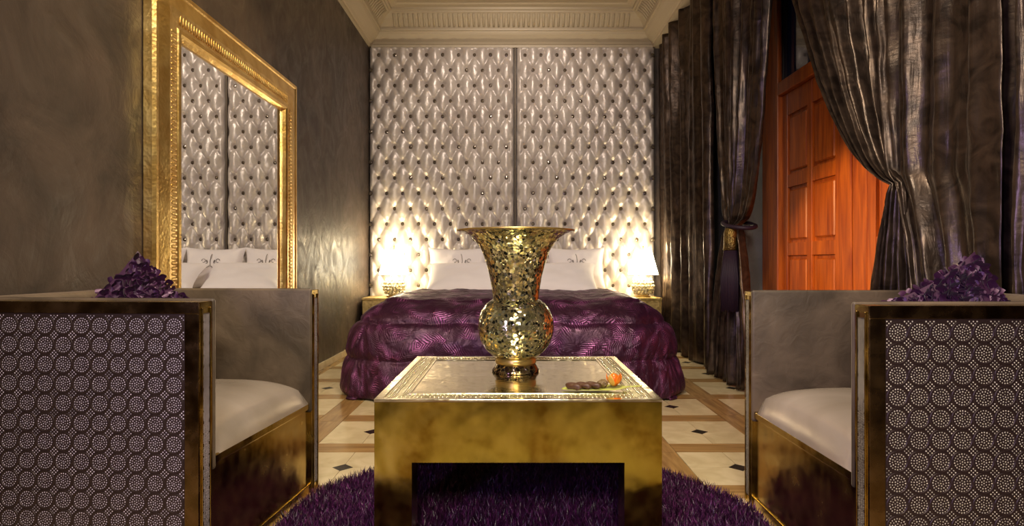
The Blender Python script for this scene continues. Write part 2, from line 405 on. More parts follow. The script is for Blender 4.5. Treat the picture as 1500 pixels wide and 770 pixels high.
# door in the recess (on the right wall)
dr = thing('door_1', 'orange varnished double door with raised panels, in the recess between the curtains', 'door', (XD, 0, 0))
del dr['category']; dr['kind'] = 'structure'
struct('wall_recess', box(XD+.04, XD+.14, N0, N1, 0, NZ), M['greywall'], 'back of the door recess')
DT = 2.0
fr = [box(-.07, .04, N1-.26, N1-.001, 0, 2.93, .006), box(-.07, .04, N0+.001, N0+.16, 0, 2.93, .006), box(-.069, .04, N0+.16, N1-.26, DT, DT+.09, .006), box(-.069, .04, N0+.16, N1-.26, 2.84, 2.93, .006)]
obj('door_frame', join(*fr), M['wood'], dr)
y0, y1 = N0+.16, N1-.26
mid = 3.53
def leaf(a, b):
    lf = obj('door_leaf', box(-.015, .03, a+.002, b-.002, .005, DT), M['wood'], dr)
    st = .075; c = (a+b)/2
    for (p, q) in ((a+.002, a+st), (c-.03, c+.03), (b-st, b-.002)):
        obj('stile', box(-.035, -.0151, p, q, .006, DT-.002, .003), M['wood'], lf)
    zs = [.12, .50, .58, .93, .99, 1.37, 1.44, 1.86]
    for z0, z1 in ((.006, .12), (.48, .58), (.90, .985), (1.36, 1.445), (1.85, DT-.002)):
        for p, q in ((a+st, c-.03), (c+.03, b-st)):
            obj('rail', box(-.033, -.0151, p, q, z0, z1, .003), M['wood'], lf)
    for z0, z1 in ((.12, .48), (.58, .90), (.985, 1.36), (1.445, 1.85)):
        for p, q in ((a+st, c-.03), (c+.03, b-st)):
            obj('panel', box(-.029, -.0151, p+.022, q-.022, z0+.022, z1-.022, .009, 1), M['wood'], lf)
leaf(mid, y1-.0); leaf(y0, mid-.25)
obj('astragal', box(-.045, .03, mid-.11, mid-.002, .006, DT-.002, .006), M['wood'], dr)
obj('astragal', box(-.038, .03, mid-.248, mid-.114, .006, DT-.002, .006), M['wood'], dr)
h = tube([(-.05, mid+.06, .98), (-.09, mid+.06, .98), (-.09, mid+.15, .985)], .008)
wn = thing('window_1', 'dark bluish transom glazing above the door', 'window', (XD, 0, 0)); del wn['category']; wn['kind'] = 'structure'
for k in range(4):
    a = y0+(y1-y0)*k/4; b = y0+(y1-y0)*(k+1)/4
    obj('pane', box(-.01, .0, a+.02, b-.02, DT+.11, 2.82), M['glass_dark'], wn)
    obj('mullion', box(-.04, .02, b-.02, b+.02, DT+.09, 2.84, .004), M['dark_wood'], wn)

# ---------------------------------------------------------------- headboard panels
DX, RP = .1705, .1640
def tuft(name, x0, x1, bx, label):
    t = thing(name, label, 'headboard', ((x0+x1)/2, YB, 0), 0, 'buttoned headboard panels')
    cx = (x0+x1)/2; z0, z1 = .30, 3.15; zr = 3.07
    nx, nz = int((x1-x0)/.0115), int((z1-z0)/.0125)
    def fn(u, v):
        x = x0+(x1-x0)*u; z = z0+(z1-z0)*v
        A = (x-bx)/DX; B = (z-zr)/(2*RP); a = A+B; b = A-B
        sa, sb = abs(math.sin(PI*a)), abs(math.sin(PI*b))
        ra, rb = round(a), round(b)
        X = (ra+rb)/2*DX+bx; Z = (ra-rb)/2*2*RP+zr
        d = math.hypot(x-X, z-Z)
        h = .024*(sa*sb)**.27 + .016*(sa*sb) + .036*(1-math.exp(-(d/.036)**2))
        ed = max(0., min(x-x0, x1-x))
        e = min(1, ed/.05)
        if ed < .075:   # half-diamond margins run flat into vertical folds
            h = h*(e**.5)
        wr = .006*fbm(x*11, z*7, 3)+.0035*fbm(x*30+z*12, z*24, 9)
        h = .02+h+wr*min(1, d/.06)
        h *= min(1, (max(0, min(ed, z1-z))+.001)/.012)**.5
        return (x-cx, -h-.012, z)
    V, F = grid(nx, nz, fn)
    obj('cushion', (V, F), M['satin'], t, True)
    obj('backing', box(x0-cx, x1-cx, -.02, -.001, .3, z1), M['dark_wood'], t)
    bt = lathe([(.0001, -.004), (.019, -.001), (.0245, .005), (.0245, .010), (.017, .019), (.006, .022)], 10)
    me = mesh_of('button', xf(bt, Matrix.Rotation(PI/2, 4, 'X')), M['button']); 
    r = 0
    while zr-r*RP > .55:
        z = zr-r*RP; k0 = bx+(DX/2 if r % 2 else 0)
        n = -12
        while n < 13:
            x = k0+n*DX
            if x0+.012 < x < x1-.012: instance(me, 'button', (x-cx, -.036+random.uniform(-.002, .002), z+random.uniform(-.004, .004)), t, (0, 0, random.uniform(-.2, .2)))
            n += 1
        r += 1
    return t
tuft('headboard_panel', -1.525, .022, -1.424, 'silver satin diamond-buttoned wall panel, left half of the headboard')
tuft('headboard_panel', .046, 1.525, .139, 'silver satin diamond-buttoned wall panel, right half of the headboard beside the curtains')
tag(obj('divider_strip', box(.024, .044, YB-.055, YB-.001, .3, 3.15, .004), M['bronze_dull']), 'thin bronze strip between the two buttoned headboard panels', 'trim')

# ---------------------------------------------------------------- bed
bed = thing('bed', 'wide bed with white linen and a low dark base under the purple quilt', 'bed', (0, 5.25, 0))
obj('bed_base', box(-.86, .86, -1.2, 1.30, .03, .30, .02), M['dark_wood'], bed)
for sx in (-.78, .78):
    for sy in (-1.1, 1.28): obj('leg', box(sx-.03, sx+.03, sy-.03, sy+.03, 0, .03), M['dark_wood'], bed)
obj('mattress', box(-.90, .90, -1.24, 1.31, .30, .555, .05, 4), M['linen'], bed, True)
def sheet(u, v):
    x = -1+2*u; y = -.35+v*1.66
    ax = abs(x); X = x*.96; z = .572-.0*y
    if ax > .86: z = .572-((ax-.86)/.14)**1.6*.25; X = math.copysign(.86*.96+(ax-.86)*.7, x)
    z += .006*fbm(x*5, y*5, 2)
    return (X, y, z)
obj('sheet', grid(60, 50, sheet), M['linen'], bed, True)
obj('sheet_fold', xf(join(tube([(-.93+.0186*i*1.0, -.06+.01*math.sin(i*.5), .578-max(0, abs(-.93+.0186*i)-.8)*.9) for i in range(101)], .022, 10)), Matrix.Identity(4)), M['linen'], bed, True)

FOOT = 3.85; a_ = .735; SW = .236
quiltY = 5.30
def prof_q(s):
    R = .33; th = math.radians(80)
    if s < 0: return 0., .60
    if s < R*th: a = s/R; return R*math.sin(a), .60-R*(1-math.cos(a))
    e = s-R*th; ox, oz = R*math.sin(th), .60-R*(1-math.cos(th))
    k = math.radians(80)
    o, z = ox+e*math.cos(k), oz-e*math.sin(k)
    return o, z
SM = .33*math.radians(80)+(.60-.33*(1-math.cos(math.radians(80)))-.012)/math.sin(math.radians(80))
def quilt_fn(u, v):
    x = (u*2-1)*(a_+SM); y = v*(quiltY-(FOOT+.33)+SM)   # cloth coords
    ox = max(abs(x)-a_, 0); oy = max(SM-y, 0)
    p = 9.
    r = (ox**p+oy**p)**(1/p) if (ox > 0 or oy > 0) else -min(a_-abs(x), y-SM)
    sx = math.copysign(1, x)
    rr = min(r, SM)
    e = SM-r
    if e > .03: e += .014*fbm(x*4, y*4, 11)
    puff = 0
    seams = (.0, .22, .44, .66)
    if e < 2.85*SW:
        k = (e % SW)/SW; dd = min(k, 1-k)*SW; puff = .026*(1-math.exp(-(dd/.022)**1.1))
        along = x if oy > ox else y
        puff *= .92+.12*math.sin(along*17+3*fbm(along*3, e*4, 1))*math.sin(PI*k)
    else:
        puff = .018+.016*abs(math.sin((x*6.0+1.2*fbm(x*2, y*2, 4))*1.0)*math.sin(y*7+fbm(x*2, y*2, 8)))**.5
    puff += .012*fbm(x*5, y*5, 7)+.003*fbm(x*22, y*22, 3)
    if r <= 0:
        bx_, by_, z = x, FOOT+.33+(y-SM), .60; nrm = Vector((0, 0, 1))
        P_ = Vector((bx_, by_, z))
    else:
        dv = Vector((sx*ox, -oy, 0)).normalized()
        o, z = prof_q(rr); o2, z2 = prof_q(rr+.002); tn = Vector((o2-o, 0, z2-z)).normalized()
        nrm = dv*(-tn.z)+Vector((0, 0, tn.x))
        base = Vector((x if ox == 0 else sx*a_, FOOT+.33 + (y-SM if oy == 0 else 0), z))
        P_ = base+dv*o
        wav = .012*math.sin((x if oy > ox else y)*9+2)*min(1, rr/.5)
        P_ += dv*wav
    P_ += nrm*puff
    P_.z = max(P_.z, .008)
    return (P_.x, P_.y, P_.z)
NQU, NQV = 330, 200
qv = grid(NQU, NQV, quilt_fn)
tk = bpy.data.meshes.new('quilt'); tk.from_pydata(qv[0], [], qv[1]); uvl = tk.uv_layers.new(name='UVMap')
uvs = []
for f in tk.polygons:
    for vi in f.vertices:
        uvs += [(vi % NQU)/(NQU-1)*3.0, (vi//NQU)/(NQV-1)*2.1]
uvl.data.foreach_set('uv', uvs); tk.update()
q = link('purple_quilt', tk, M['jacquard'], None, True); tag(q, 'padded purple satin quilt with leaf pattern, draped over the foot of the bed', 'quilt')
md = q.modifiers.new('thick', 'SOLIDIFY'); md.thickness = .012; md.offset = -1

def pillow_vf(w_, h_, t_, n=26, sq=3.2):
    V, F = [], []
    for side in (1, -1):
        k = len(V)
        for j in range(n+1):
            for i in range(n+1):
                x, z = -1+2*i/n, -1+2*j/n
                th = max(0, (1-abs(x)**sq)*(1-abs(z)**sq))**.55
                px = x*(1-.10*(1-z*z)); pz = z*(1-.12*(1-x*x))
                wr = (.016*fbm(x*2.2+side, z*2.2, w_*7)+.004*fbm(x*9, z*3, w_*5))*th
                V.append((px*w_/2, side*(-t_/2*th)-(wr), pz*h_/2))
        for j in range(n):
            for i in range(n):
                a = k+j*(n+1)+i; f = [a, a+1, a+n+2, a+n+1]; F.append(f if side == 1 else f[::-1])
    return V, F
def monogram(parent, off, s=1.):
    L = []
    def P(x, z): return (x*s, off, z*s)
    L.append(tube([P(.0, -.03), P(.004, .0), P(.0, .035), P(-.006, .05)], .0035, 6))
    for sg in (1, -1):
        L.append(tube([P(sg*(.014+.020*math.sin(a*.5)+.012*math.cos(a)), -.008+.014*math.sin(a)) for a in [k*.45 for k in range(14)]], .0035, 6))
        L.append(tube([P(sg*(.05+.013*math.cos(a)), .002+.013*math.sin(a)) for a in [k*.5 for k in range(11)]], .003, 6))
    L.append(tube([P(-.03+.006*k, -.04-.006*math.sin(k*.9)) for k in range(11)], .003, 6))
    return obj('monogram', join(*L), M['thread'], parent, True)
backp = [(-.56, .62, 'left'), (.055, .62, 'middle'), (.66, .60, 'right')]
for x, w_, s_ in backp:
    lab = {'left': 'white monogrammed pillow leaning on the headboard, left one by the bedside lamp', 'middle': 'white monogrammed pillow leaning on the headboard, middle one behind the vase', 'right': 'white monogrammed pillow leaning on the headboard, right one nearest the curtains'}[s_]
    t = thing('pillow', lab, 'pillow', (x, 6.44, .80), 0, 'upright pillows against the headboard'); t.rotation_euler = (math.radians(-14), 0, random.uniform(-.04, .04))
    obj('pillow_case', pillow_vf(w_, .44, .17), M['linen'], t, True)
    mg = monogram(t, -.094, 1.45); mg.location = (-.0 if s_ != 'left' else .05, 0, .05)
for x, lab in ((-.42, 'plain white pillow lying in front of the upright ones, left of the vase'), (.43, 'plain white pillow lying in front of the upright ones, right of the vase')):
    t = obj('pillow', pillow_vf(.82, .46, .17), M['linen'], None, True); t.location = (x, 6.10, .705); t.rotation_euler = (math.radians(-52), 0, 0)
    tag(t, lab, 'pillow', 'front pillows on the bed')

# nightstands and lamps
def nightstand(x0, x1, side):
    t = thing('nightstand', 'brass box nightstand at the %s of the bed' % side, 'nightstand', ((x0+x1)/2, 6.4, 0), 0, 'brass nightstands'); hw = (x1-x0)/2
    obj('body', box(-hw+.005, hw-.005, -.205, .175, .03, .48, .004), M['gold_satin'], t)
    obj('top', box(-hw, hw, -.215, .18, .48, .505, .004), M['gold_satin'], t)
    obj('plinth', box(-hw+.02, hw-.02, -.19, .16, 0, .03), M['dark_brass'], t)
    for z in (.06, .27):
        d = obj('drawer', box(-hw+.025, hw-.025, -.216, -.2052, z, z+.19, .003), M['gold_satin'], t)
        obj('knob', xf(lathe([(.004, 0), (.004, .012), (.012, .018), (.009, .026), (.001, .028)], 12), Matrix.Translation((0, -.216, z+.095)) @ Matrix.Rotation(PI/2, 4, 'X')), M['gilt'], d, True)
nightstand(-1.49, -.99, 'left'); nightstand(1.0, 1.49, 'right')
def lamp(x, y, lab):
    t = thing('bedside_lamp', lab, 'lamp', (x, y, .505), 0, 'crystal bedside lamps')
    obj('lamp_foot', lathe([(.075, 0), (.078, .008), (.055, .014), (.05, .022)], 32), M['gilt'], t, True)
    # crystal body: rows of faceted beads
    L = []
    for rz, rr in ((.045, .085), (.078, .10), (.111, .105), (.144, .095), (.175, .075)):
        n = int(2*PI*rr/.034)
        for k in range(n):
            a = 2*PI*(k+.5*(int(rz*1000) % 2))/n
            bm = bmesh.new(); bmesh.ops.create_icosphere(bm, subdivisions=1, radius=.018)
            L.append(([(v.co.x+rr*math.cos(a), v.co.y+rr*math.sin(a), v.co.z+rz) for v in bm.verts], [[v.index for v in f.verts] for f in bm.faces])); bm.free()
    b = obj('crystal_beads', join(*L), M['crystal'], t); b['kind'] = 'stuff'
    obj('lamp_stem', lathe([(.06, .02), (.075, .08), (.08, .12), (.06, .17), (.02, .2), (.012, .26)], 24), M['crystal'], t, True)
    sh = grid(40, 8, lambda u, v: ((.155-.07*v)*math.cos(2*PI*u), (.155-.07*v)*math.sin(2*PI*u), .225+.25*v), True)
    s = obj('lamp_shade', sh, M['shadecloth'], t, True)
    md = s.modifiers.new('t', 'SOLIDIFY'); md.thickness = .003
    obj('shade_rim', tube([(.156*math.cos(a), .156*math.sin(a), .225) for a in [2*PI*k/40 for k in range(40)]], .004, 6, True), M['gilt'], s, True)
    obj('finial', lathe([(.004, .47), (.012, .485), (.004, .50), (.010, .51), (.002, .525)], 12), M['gilt'], t, True)
    for zz, en in ((.22, 9), (.50, 9)):
        l = bpy.data.lights.new('bulb', 'POINT'); l.energy = en; l.color = (1, .80, .48); l.shadow_soft_size = .05
        lo = bpy.data.objects.new('bulb', l); COL.objects.link(lo); lo.parent = t; lo.location = (0, -.0, zz+.0)
lamp(-1.20, 6.36, 'crystal bead bedside lamp with a glowing cream shade, on the left nightstand')
lamp(1.335, 6.36, 'crystal bead bedside lamp with a glowing cream shade, on the right nightstand by the curtain')

# ---------------------------------------------------------------- curtains
def curtain(name, label, xc, ytop, ztop, tie=None, ybot=None, nf=8, amp=.055, seed=0, zb=.012, expo=.62, exb=.7, tw=.06, hang=0):
    ns, nt = nf*22, 90
    def fn(s, v):
        z = ztop+(zb-ztop)*v
        ya, yb = ytop
        yt = ya+(yb-ya)*s
        A = amp
        if tie:
            ty, tz = tie
            ytie = ty+tw*(.5-s)*2
            if hang and s > hang: ytie += (yt-ytie)*((s-hang)/(1-hang))**.8
            if z > tz:
                q_ = (z-tz)/(ztop-tz); e = expo*(1-.35*s) if expo > .5 else expo
                y = ytie+(yt-ytie)*q_**e; k = q_**.35
            else:
                q_ = (tz-z)/(tz-zb); yb0 = ybot[0]+(ybot[1]-ybot[0])*s
                y = ytie+(yb0-ytie)*q_**exb; k = q_**.4
            A = amp*(.55+.45*k)
        else: y = yt; k = 1
        ph = 2*PI*nf*s+1.4*fbm(s*3+seed, z*.25, seed)+.5*fbm(s*9, z*.9, seed+3)
        f = math.sin(ph); f = math.copysign(abs(f)**.8, f)
        f2 = .35*math.sin(2.3*ph+1.7+seed+z*.4)
        X = xc+A*(f+f2)*.72*(.75+.5*noise.noise(Vector((s*5, z*.5, seed))))+.006*fbm(s*40, z*7, seed)
        y += .35*A*math.cos(ph)*k*.7+.006*fbm(s*30, z*6, seed+7)
        return (X, y, z)
    o = obj(name, grid(ns, nt, fn), M['taffeta'], None, True)
    tag(o, label, 'curtain', 'bronze taffeta curtains')
    md = o.modifiers.new('thick', 'SOLIDIFY'); md.thickness = .003
    return o
curtain('curtain', 'straight dark bronze taffeta curtain next to the headboard', 1.575, (6.60, 4.92), 3.154, None, None, 5, .075, 1)
curtain('curtain', 'bronze taffeta curtain gathered by the gold and purple tassel tieback', 1.53, (4.75, 3.58), 3.154, (4.30, 1.11), (4.85, 3.95), 6, .07, 5, expo=.33, exb=.5, tw=.07)
curtain('curtain', 'bronze taffeta curtain swept aside in front of the orange door', 1.605, (3.92, 2.05), 3.154, (2.55, 1.19), (2.90, 2.05), 9, .066, 9, expo=.59, exb=.6, tw=.07, hang=.55)
curtain('curtain', 'straight bronze taffeta curtain at the right edge, behind the armchair cushion', 1.63, (2.10, .3), 3.154, None, None, 9, .065, 13)
# tieback with tassel
tb = thing('tassel_tieback', 'gold and purple tassel tieback holding the bronze curtain', 'tieback', (1.545, 4.25, 1.0))
ring = [(.10*math.cos(a), .14*math.sin(a), .11+.03*math.sin(a)) for a in [2*PI*k/32 for k in range(32)]]
obj('cord', tube(ring, .014, 8, True), M['tassel'], tb, True)
obj('gold_cap', xf(lathe([(.012, .09), (.035, .08), (.045, .05), (.045, -.03), (.05, -.06), (.04, -.07)], 24), Matrix.Translation((-.075, -.05, 0))), M['engraved_dull'], tb, True)
L = []
for k in range(46):
    a = 2*PI*k/46; r0 = .038; r1 = .055+.008*random.random()
    L.append(tube([(-.075+r0*math.cos(a), -.05+r0*math.sin(a), -.065), (-.075+r1*math.cos(a), -.05+r1*math.sin(a), -.25), (-.075+r1*.95*math.cos(a), -.05+r1*.95*math.sin(a), -.46-.02*random.random())], .006, 5))
o = obj('tassel_skirt', join(*L), M['tassel'], tb, True); o['kind'] = 'stuff'

# ---------------------------------------------------------------- leaning mirror on the left wall
mr = thing('wall_mirror', 'large mirror in a wide hammered gold frame standing against the left wall', 'mirror', (XL, 3.445, 0))
hw, FW, FH, FT = .86, .225, 2.07, .052
def frame_bar(a, b, inn_a, inn_b, sgn):   # mitred profile
    pass
prf = [(0, .004), (0, FT-.012), (.012, FT), (.028, FT), (.034, FT-.006), (.045, FT-.004), (.105, FT+.005), (.165, FT-.001), (.178, FT-.004), (.184, FT+.002), (.200, FT+.004), (.212, FT-.004), (FW, FT-.022), (FW, .004)]
corners = [(-hw, .01, 1, 1), (hw, .01, -1, 1), (hw, FH, -1, -1), (-hw, FH, 1, -1)]
names = ['bottom_rail', 'side_rail', 'top_rail', 'side_rail']
for k in range(4):
    V, F = [], []; n = len(prf)
    for (cy, cz, sy, sz) in (corners[k], corners[(k+1) % 4]):
        for d, h_ in prf: V.append((h_, cy+sy*d, cz+sz*d))
    for i in range(n): F.append([i, (i+1) % n, n+(i+1) % n, n+i])
    me_o = obj('frame_'+names[k], (V, F), M['gold_frame'], mr)
obj('mirror_glass', box(.006, .022, -hw+FW-.01, hw-FW+.01, .01+FW-.01, FH-FW+.01), M['mirror'], mr)
L = []
def bead(y, z, sy, sz): return xf(box(-.5, .5, -.5, .5, -.5, .5, .25, 1), Matrix.Translation((FT+.0025, y, z)) @ Matrix.Diagonal((.004, sy, sz, 1)))
z = .25
while z < FH-.2:
    for y in (-hw+.14, hw-.14): L.append(bead(y, z, .05, .016))
    z += .024
y = -hw+.2
while y < hw-.18:
    for z in (FH-.14, .15): L.append(bead(y, z, .016, .05))
    y += .024
o = obj('embossed_ribs', join(*L), M['gold_frame'], mr, True); o['kind'] = 'stuff'

# ---------------------------------------------------------------- armchairs
PT = .0505; RAD = .0226
def dot(cx, cy, r, n=6, a0=0): return [(cx+r*math.cos(a0+2*PI*k/n), cy+r*math.sin(a0+2*PI*k/n)) for k in range(n)]
def medallion_geo():
    V, F, MI = [], [], []
    n = 24   # raised ring (material 0)
    for r, h_ in ((RAD-.0012, .0004), (RAD+.0002, .0016), (RAD+.0022, .0016), (RAD+.0035, .0004)):
        for k in range(n): V.append((r*math.cos(2*PI*k/n), -h_, r*math.sin(2*PI*k/n)))
    for j in range(3):
        for k in range(n): F.append([j*n+k, j*n+(k+1) % n, (j+1)*n+(k+1) % n, (j+1)*n+k]); MI.append(0)
    def add(x, y, r):
        b = len(V); V.extend([(p, -.0008, q) for p, q in dot(x, y, r, 6, random.random())]); F.append(list(range(b, b+6))); MI.append(1)
    add(0, 0, .0017)
    for ring_, cnt in ((.0063, 6), (.0125, 12), (.0186, 19)):
        off = random.random()
        for k in range(cnt): a = 2*PI*k/cnt+off; add(ring_*math.cos(a), ring_*math.sin(a), random.uniform(.0015, .0020))
    return V, F, MI
def filler_geo(nc, nr):
    V, F = [], []
    for i in range(nc+1):
        for j in range(nr+1):
            cx, cz = (i-nc/2)*PT, (j-nr/2)*PT
            for a in range(-4, 5):
                for b in range(-4, 5):
                    x, z = a*.0046, b*.0046
                    if (a+b) % 2: continue
                    ok = all(math.hypot(x-sx*PT/2, z-sz*PT/2) > RAD+.0042 for sx in (-1, 1) for sz in (-1, 1))
                    if not ok or abs(x)+abs(z) > .021: continue
                    X, Z = cx+x, cz+z
                    if abs(X) > nc/2*PT or abs(Z) > nr/2*PT: continue
                    k = len(V); V.extend([(p, -.0008, q_) for p, q_ in dot(X, Z, .0018)]); F.append(list(range(k, k+6)))
    return V, F
md_geo = medallion_geo()
NC, NR = 12, 13
def dome(x0, x1, y0, y1, zb, zt, n=30):
    def fn(u, v):
        a, b = -1+2*u, -1+2*v
        th = max(0, (1-abs(a)**4)*(1-abs(b)**4))**.5
        x = (x0+x1)/2+(x1-x0)/2*a*(1+.0); y = (y0+y1)/2+(y1-y0)/2*b
        return (x, y, zb+.03*min(1, th*3)+(zt-zb-.03)*th+.002*fbm(a*3, b*3, 2)*th)
    V, F = grid(n, n, fn)
    return V, F
def armchair(name, label, loc, rz, near, dotmat):
    D, W, H = .69, .785, .75
    t = thing(name, label, 'armchair', loc, rz, 'brass tub armchairs')
    AT = .065
    for s in (-1, 1):
        ya, yb = (s*(W/2-.006), s*(W/2-AT)); lo, hi = min(ya, yb), max(ya, yb)
        arm = obj('arm', box(-D/2, D/2, lo, hi, .0, H, .002), M['brass'], t)
        yo = s*W/2; l2, h2 = min(yo, ya), max(yo, ya)
        m_ = .037; fb = [box(-D/2, D/2, l2, h2+.0, H-.03, H, .001), box(-D/2, D/2, l2, h2, 0, .05, .001), box(-D/2, -D/2+m_, l2, h2, .05, H-.03, .001), box(D/2-m_, D/2, l2, h2, .05, H-.03, .001)]
        obj('side_frame', join(*fb), M['dark_brass'], t)  # darker brass here: the frame's dark reflection put into its colour
        # pierced panel
        pc_z = .05+(H-.03-.05)/2
        pp = obj('pierced_panel', box(-D/2+m_, D/2-m_, min(ya, ya+s*.002), max(ya, ya+s*.002), .05, H-.03), M['panel_dark'], t)
        base = Matrix.Translation((0, ya+s*.002, pc_z)) if s < 0 else Matrix.Translation((0, ya+s*.002, pc_z)) @ Matrix.Rotation(PI, 4, 'Z')
        fl = obj('filler_dots', xf(filler_geo(NC, NR), base), dotmat, pp); fl['kind'] = 'stuff'
        me = bpy.data.meshes.new('medallion'); me.from_pydata(md_geo[0], [], md_geo[1]); me.polygons.foreach_set('material_index', md_geo[2])
        me.materials.append(M['panel_dark']); me.materials.append(dotmat); me.update()
        if s == near:
            for i in range(NC):
                for j in range(NR):
                    p = base @ Vector(((i-(NC-1)/2)*PT, 0, (j-(NR-1)/2)*PT))
                    instance(me, 'medallion', p, pp, (0, random.choice((0, .9, 2.1, 3.3)), 0 if s < 0 else PI))
        else:
            parts = [xf((md_geo[0], md_geo[1]), base @ Matrix.Translation(((i-(NC-1)/2)*PT, 0, (j-(NR-1)/2)*PT))) for i in range(NC) for j in range(NR)]
            mi = md_geo[2]*(NC*NR)
            o = obj('medallion_sheet', join(*parts), [M['panel_dark'], dotmat], pp, False, mi); o['kind'] = 'stuff'
        # pierced strip on the arm front
        yc = s*(W/2-.033)
        st = obj('front_strip', box(D/2-.001, D/2+.0015, yc-.0145, yc+.0145, .03, H-.03), M['panel_dark'], t)
        V, F = [], []
        z = .036
        k = 0
        while z < H-.034:
            for c in range(-3, 4):
                y_ = yc+c*.0041
                if abs(math.sin(z*PI/.029))*.0125 < abs(abs(c*.0041)-.001)-.0075 : continue
                b = len(V); V.extend([(D/2+.0019, p, q_) for p, q_ in dot(y_, z+(.0019 if c % 2 else 0), .0015)]); F.append(list(range(b, b+6)))
            z += .0039; k += 1
        o = obj('strip_dots', (V, F), dotmat, st); o['kind'] = 'stuff'
        for e in (-1, 1):
            obj('strip_fillet', box(D/2, D/2+.004, yc+e*.018-.0018, yc+e*.018+.0018, .01, H-.015, .001), M['brass'], st)
        # inner pad
        pa, pb = s*(W/2-AT), s*(W/2-AT-.014)
        obj('arm_pad', box(-D/2+.05, D/2+.003, min(pa, pb), max(pa, pb), .30, H+.006, .009, 3), M['velvet'], t, True)
    obj('back_shell', box(-D/2, -D/2+.045, -(W/2-AT), W/2-AT, 0, H, .002), M['brass'], t)
    obj('back_pad', box(-D/2+.008, -D/2+.11, -(W/2-AT-.02), W/2-AT-.02, .30, H+.008, .02, 4), M['velvet'], t, True)
    iw = W/2-AT
    obj('front_panel', box(D/2-.03, D/2-.012, -iw, iw, .03, .31), M['brass'], t)
    obj('seat_rail', box(D/2-.10, D/2-.004, -iw, iw, .310, .336, .004), M['brass'], t)
    obj('plinth', box(D/2-.03, D/2-.006, -iw, iw, 0, .035, .003), M['brass'], t)
    obj('seat_deck', box(-D/2+.05, D/2-.03, -iw, iw, .30, .33), M['velvet'], t)
    obj('seat_cushion', dome(-D/2+.085, D/2-.004, -(iw-.020), iw-.020, .333, .448), M['silk_seat'], t, True)
    return t
th = math.atan2(-.065, .787)
fx, fy = (-.80-.735)/2, (1.59+2.378)/2
cxl, cyl = fx-.345*math.cos(th), fy-.345*math.sin(th)
armchair('armchair', 'brass tub armchair with pierced lilac-dotted side panel, standing by the mirror', (cxl, cyl, 0), th, -1, M['dots'])
armchair('armchair', 'brass tub armchair with pierced gold-dotted side panel, standing by the curtains', (.835+.345, 1.458+.3925, 0), PI, 1, M['dots_gold'])

# ruffled cushions
def ruffle(label, loc, rot, size):
    t = thing('ruffled_cushion', label, 'cushion', loc, 0, 'purple petal cushions'); t.rotation_euler = rot
    obj('cushion_cover', pillow_vf(size, size, .13, 20, 3.), M['pillow_purple'], t, True)
    V, F = [], []
    def surf(x, z):
        th_ = max(0, (1-abs(x)**3)*(1-abs(z)**3))**.55
        return Vector((x*(1-.06*(1-z*z))*size/2, -.065*th_, z*(1-.06*(1-x*x))*size/2))
    for k in range(1600):
        x, z = random.uniform(-.95, .95), random.uniform(-.95, .95); p = surf(x, z)
        side = 1
        if k % 3 == 2: p.y = -p.y; side = -1
        a = random.uniform(0, 2*PI); s_ = random.uniform(.009, .016)
        ex = Vector((math.cos(a), 0, math.sin(a))); ez = Vector((-math.sin(a), 0, math.cos(a))); b = len(V)
        lift = random.uniform(.35, .9)
        for j in range(4):
            for i in range(4):
                u, v = i/3-.5, j/3
                wv = .3*math.sin(v*3+i*1.7+k)
                q_ = p+ex*s_*u*(1.3-.5*abs(v-.5))*1.4+ez*s_*v*(1-.4*abs(u))+Vector((0, -side*s_*(lift*v*v+.25*wv*v+.06), 0))
                V.append(tuple(q_))
        for j in range(3):
            for i in range(3): F.append([b+j*4+i, b+j*4+i+1, b+j*4+i+5, b+j*4+i+4])
    o = obj('petals', (V, F), M['petal'], t, True); o['kind'] = 'stuff'
ruffle('deep purple petal-covered cushion in the armchair by the mirror', (-1.165, 1.95, .655), (math.radians(-3), math.radians(45), math.radians(46)), .33)
ruffle('deep purple petal-covered cushion in the armchair by the curtains', (1.242, 1.75, .657), (math.radians(-6), math.radians(-26), math.radians(8)), .34)

# ---------------------------------------------------------------- coffee table
TX, TY, TH = .018, 2.257, .45
tb = thing('coffee_table', 'square brass coffee table with engraved top, on the purple rug', 'table', (TX, TY, 0))
hw = .4225; LW = .11; AP = .186
zr = .03
obj('apron', join(box(-hw, hw, -hw, -hw+LW, TH-AP, TH-.008, 0), box(-hw, hw, hw-LW, hw, TH-AP, TH-.008, 0), box(-hw, -hw+LW, -hw+LW, hw-LW, TH-AP, TH-.008), box(hw-LW, hw, -hw+LW, hw-LW, TH-AP, TH-.008)), M['brass_table'], tb)
for sx in (-1, 1):
    for sy in (-1, 1):
        a, b = sorted((sx*hw, sx*(hw-LW))); c, d = sorted((sy*hw, sy*(hw-LW)))
        obj('leg', box(a, b, c, d, 0.012, TH-AP), M['brass_table'], tb)
R = .022; B = .085
def ringgeo(o, i, z0, z1, bev):
    return join(box(-o, o, -o, -i, z0, z1, bev), box(-o, o, i, o, z0, z1, bev), box(-o, -i, -i, i, z0, z1, bev), box(i, o, -i, i, z0, z1, bev))
obj('top_rim', ringgeo(hw+.002, hw-R, TH-.0085, TH, .0015), M['brass_top'], tb)
bandm = ringgeo(hw-R, hw-B, TH-.0085, TH-.003, 0)
obj('engraved_band', bandm, M['engraved'], tb)
obj('inner_fillet', ringgeo(hw-B, hw-B-.008, TH-.0085, TH, .0015), M['brass_top'], tb)
obj('top_panel', box(-hw+B+.008, hw-B-.008, -hw+B+.008, hw-B-.008, TH-.0085, TH-.003), M['brass_top'], tb)
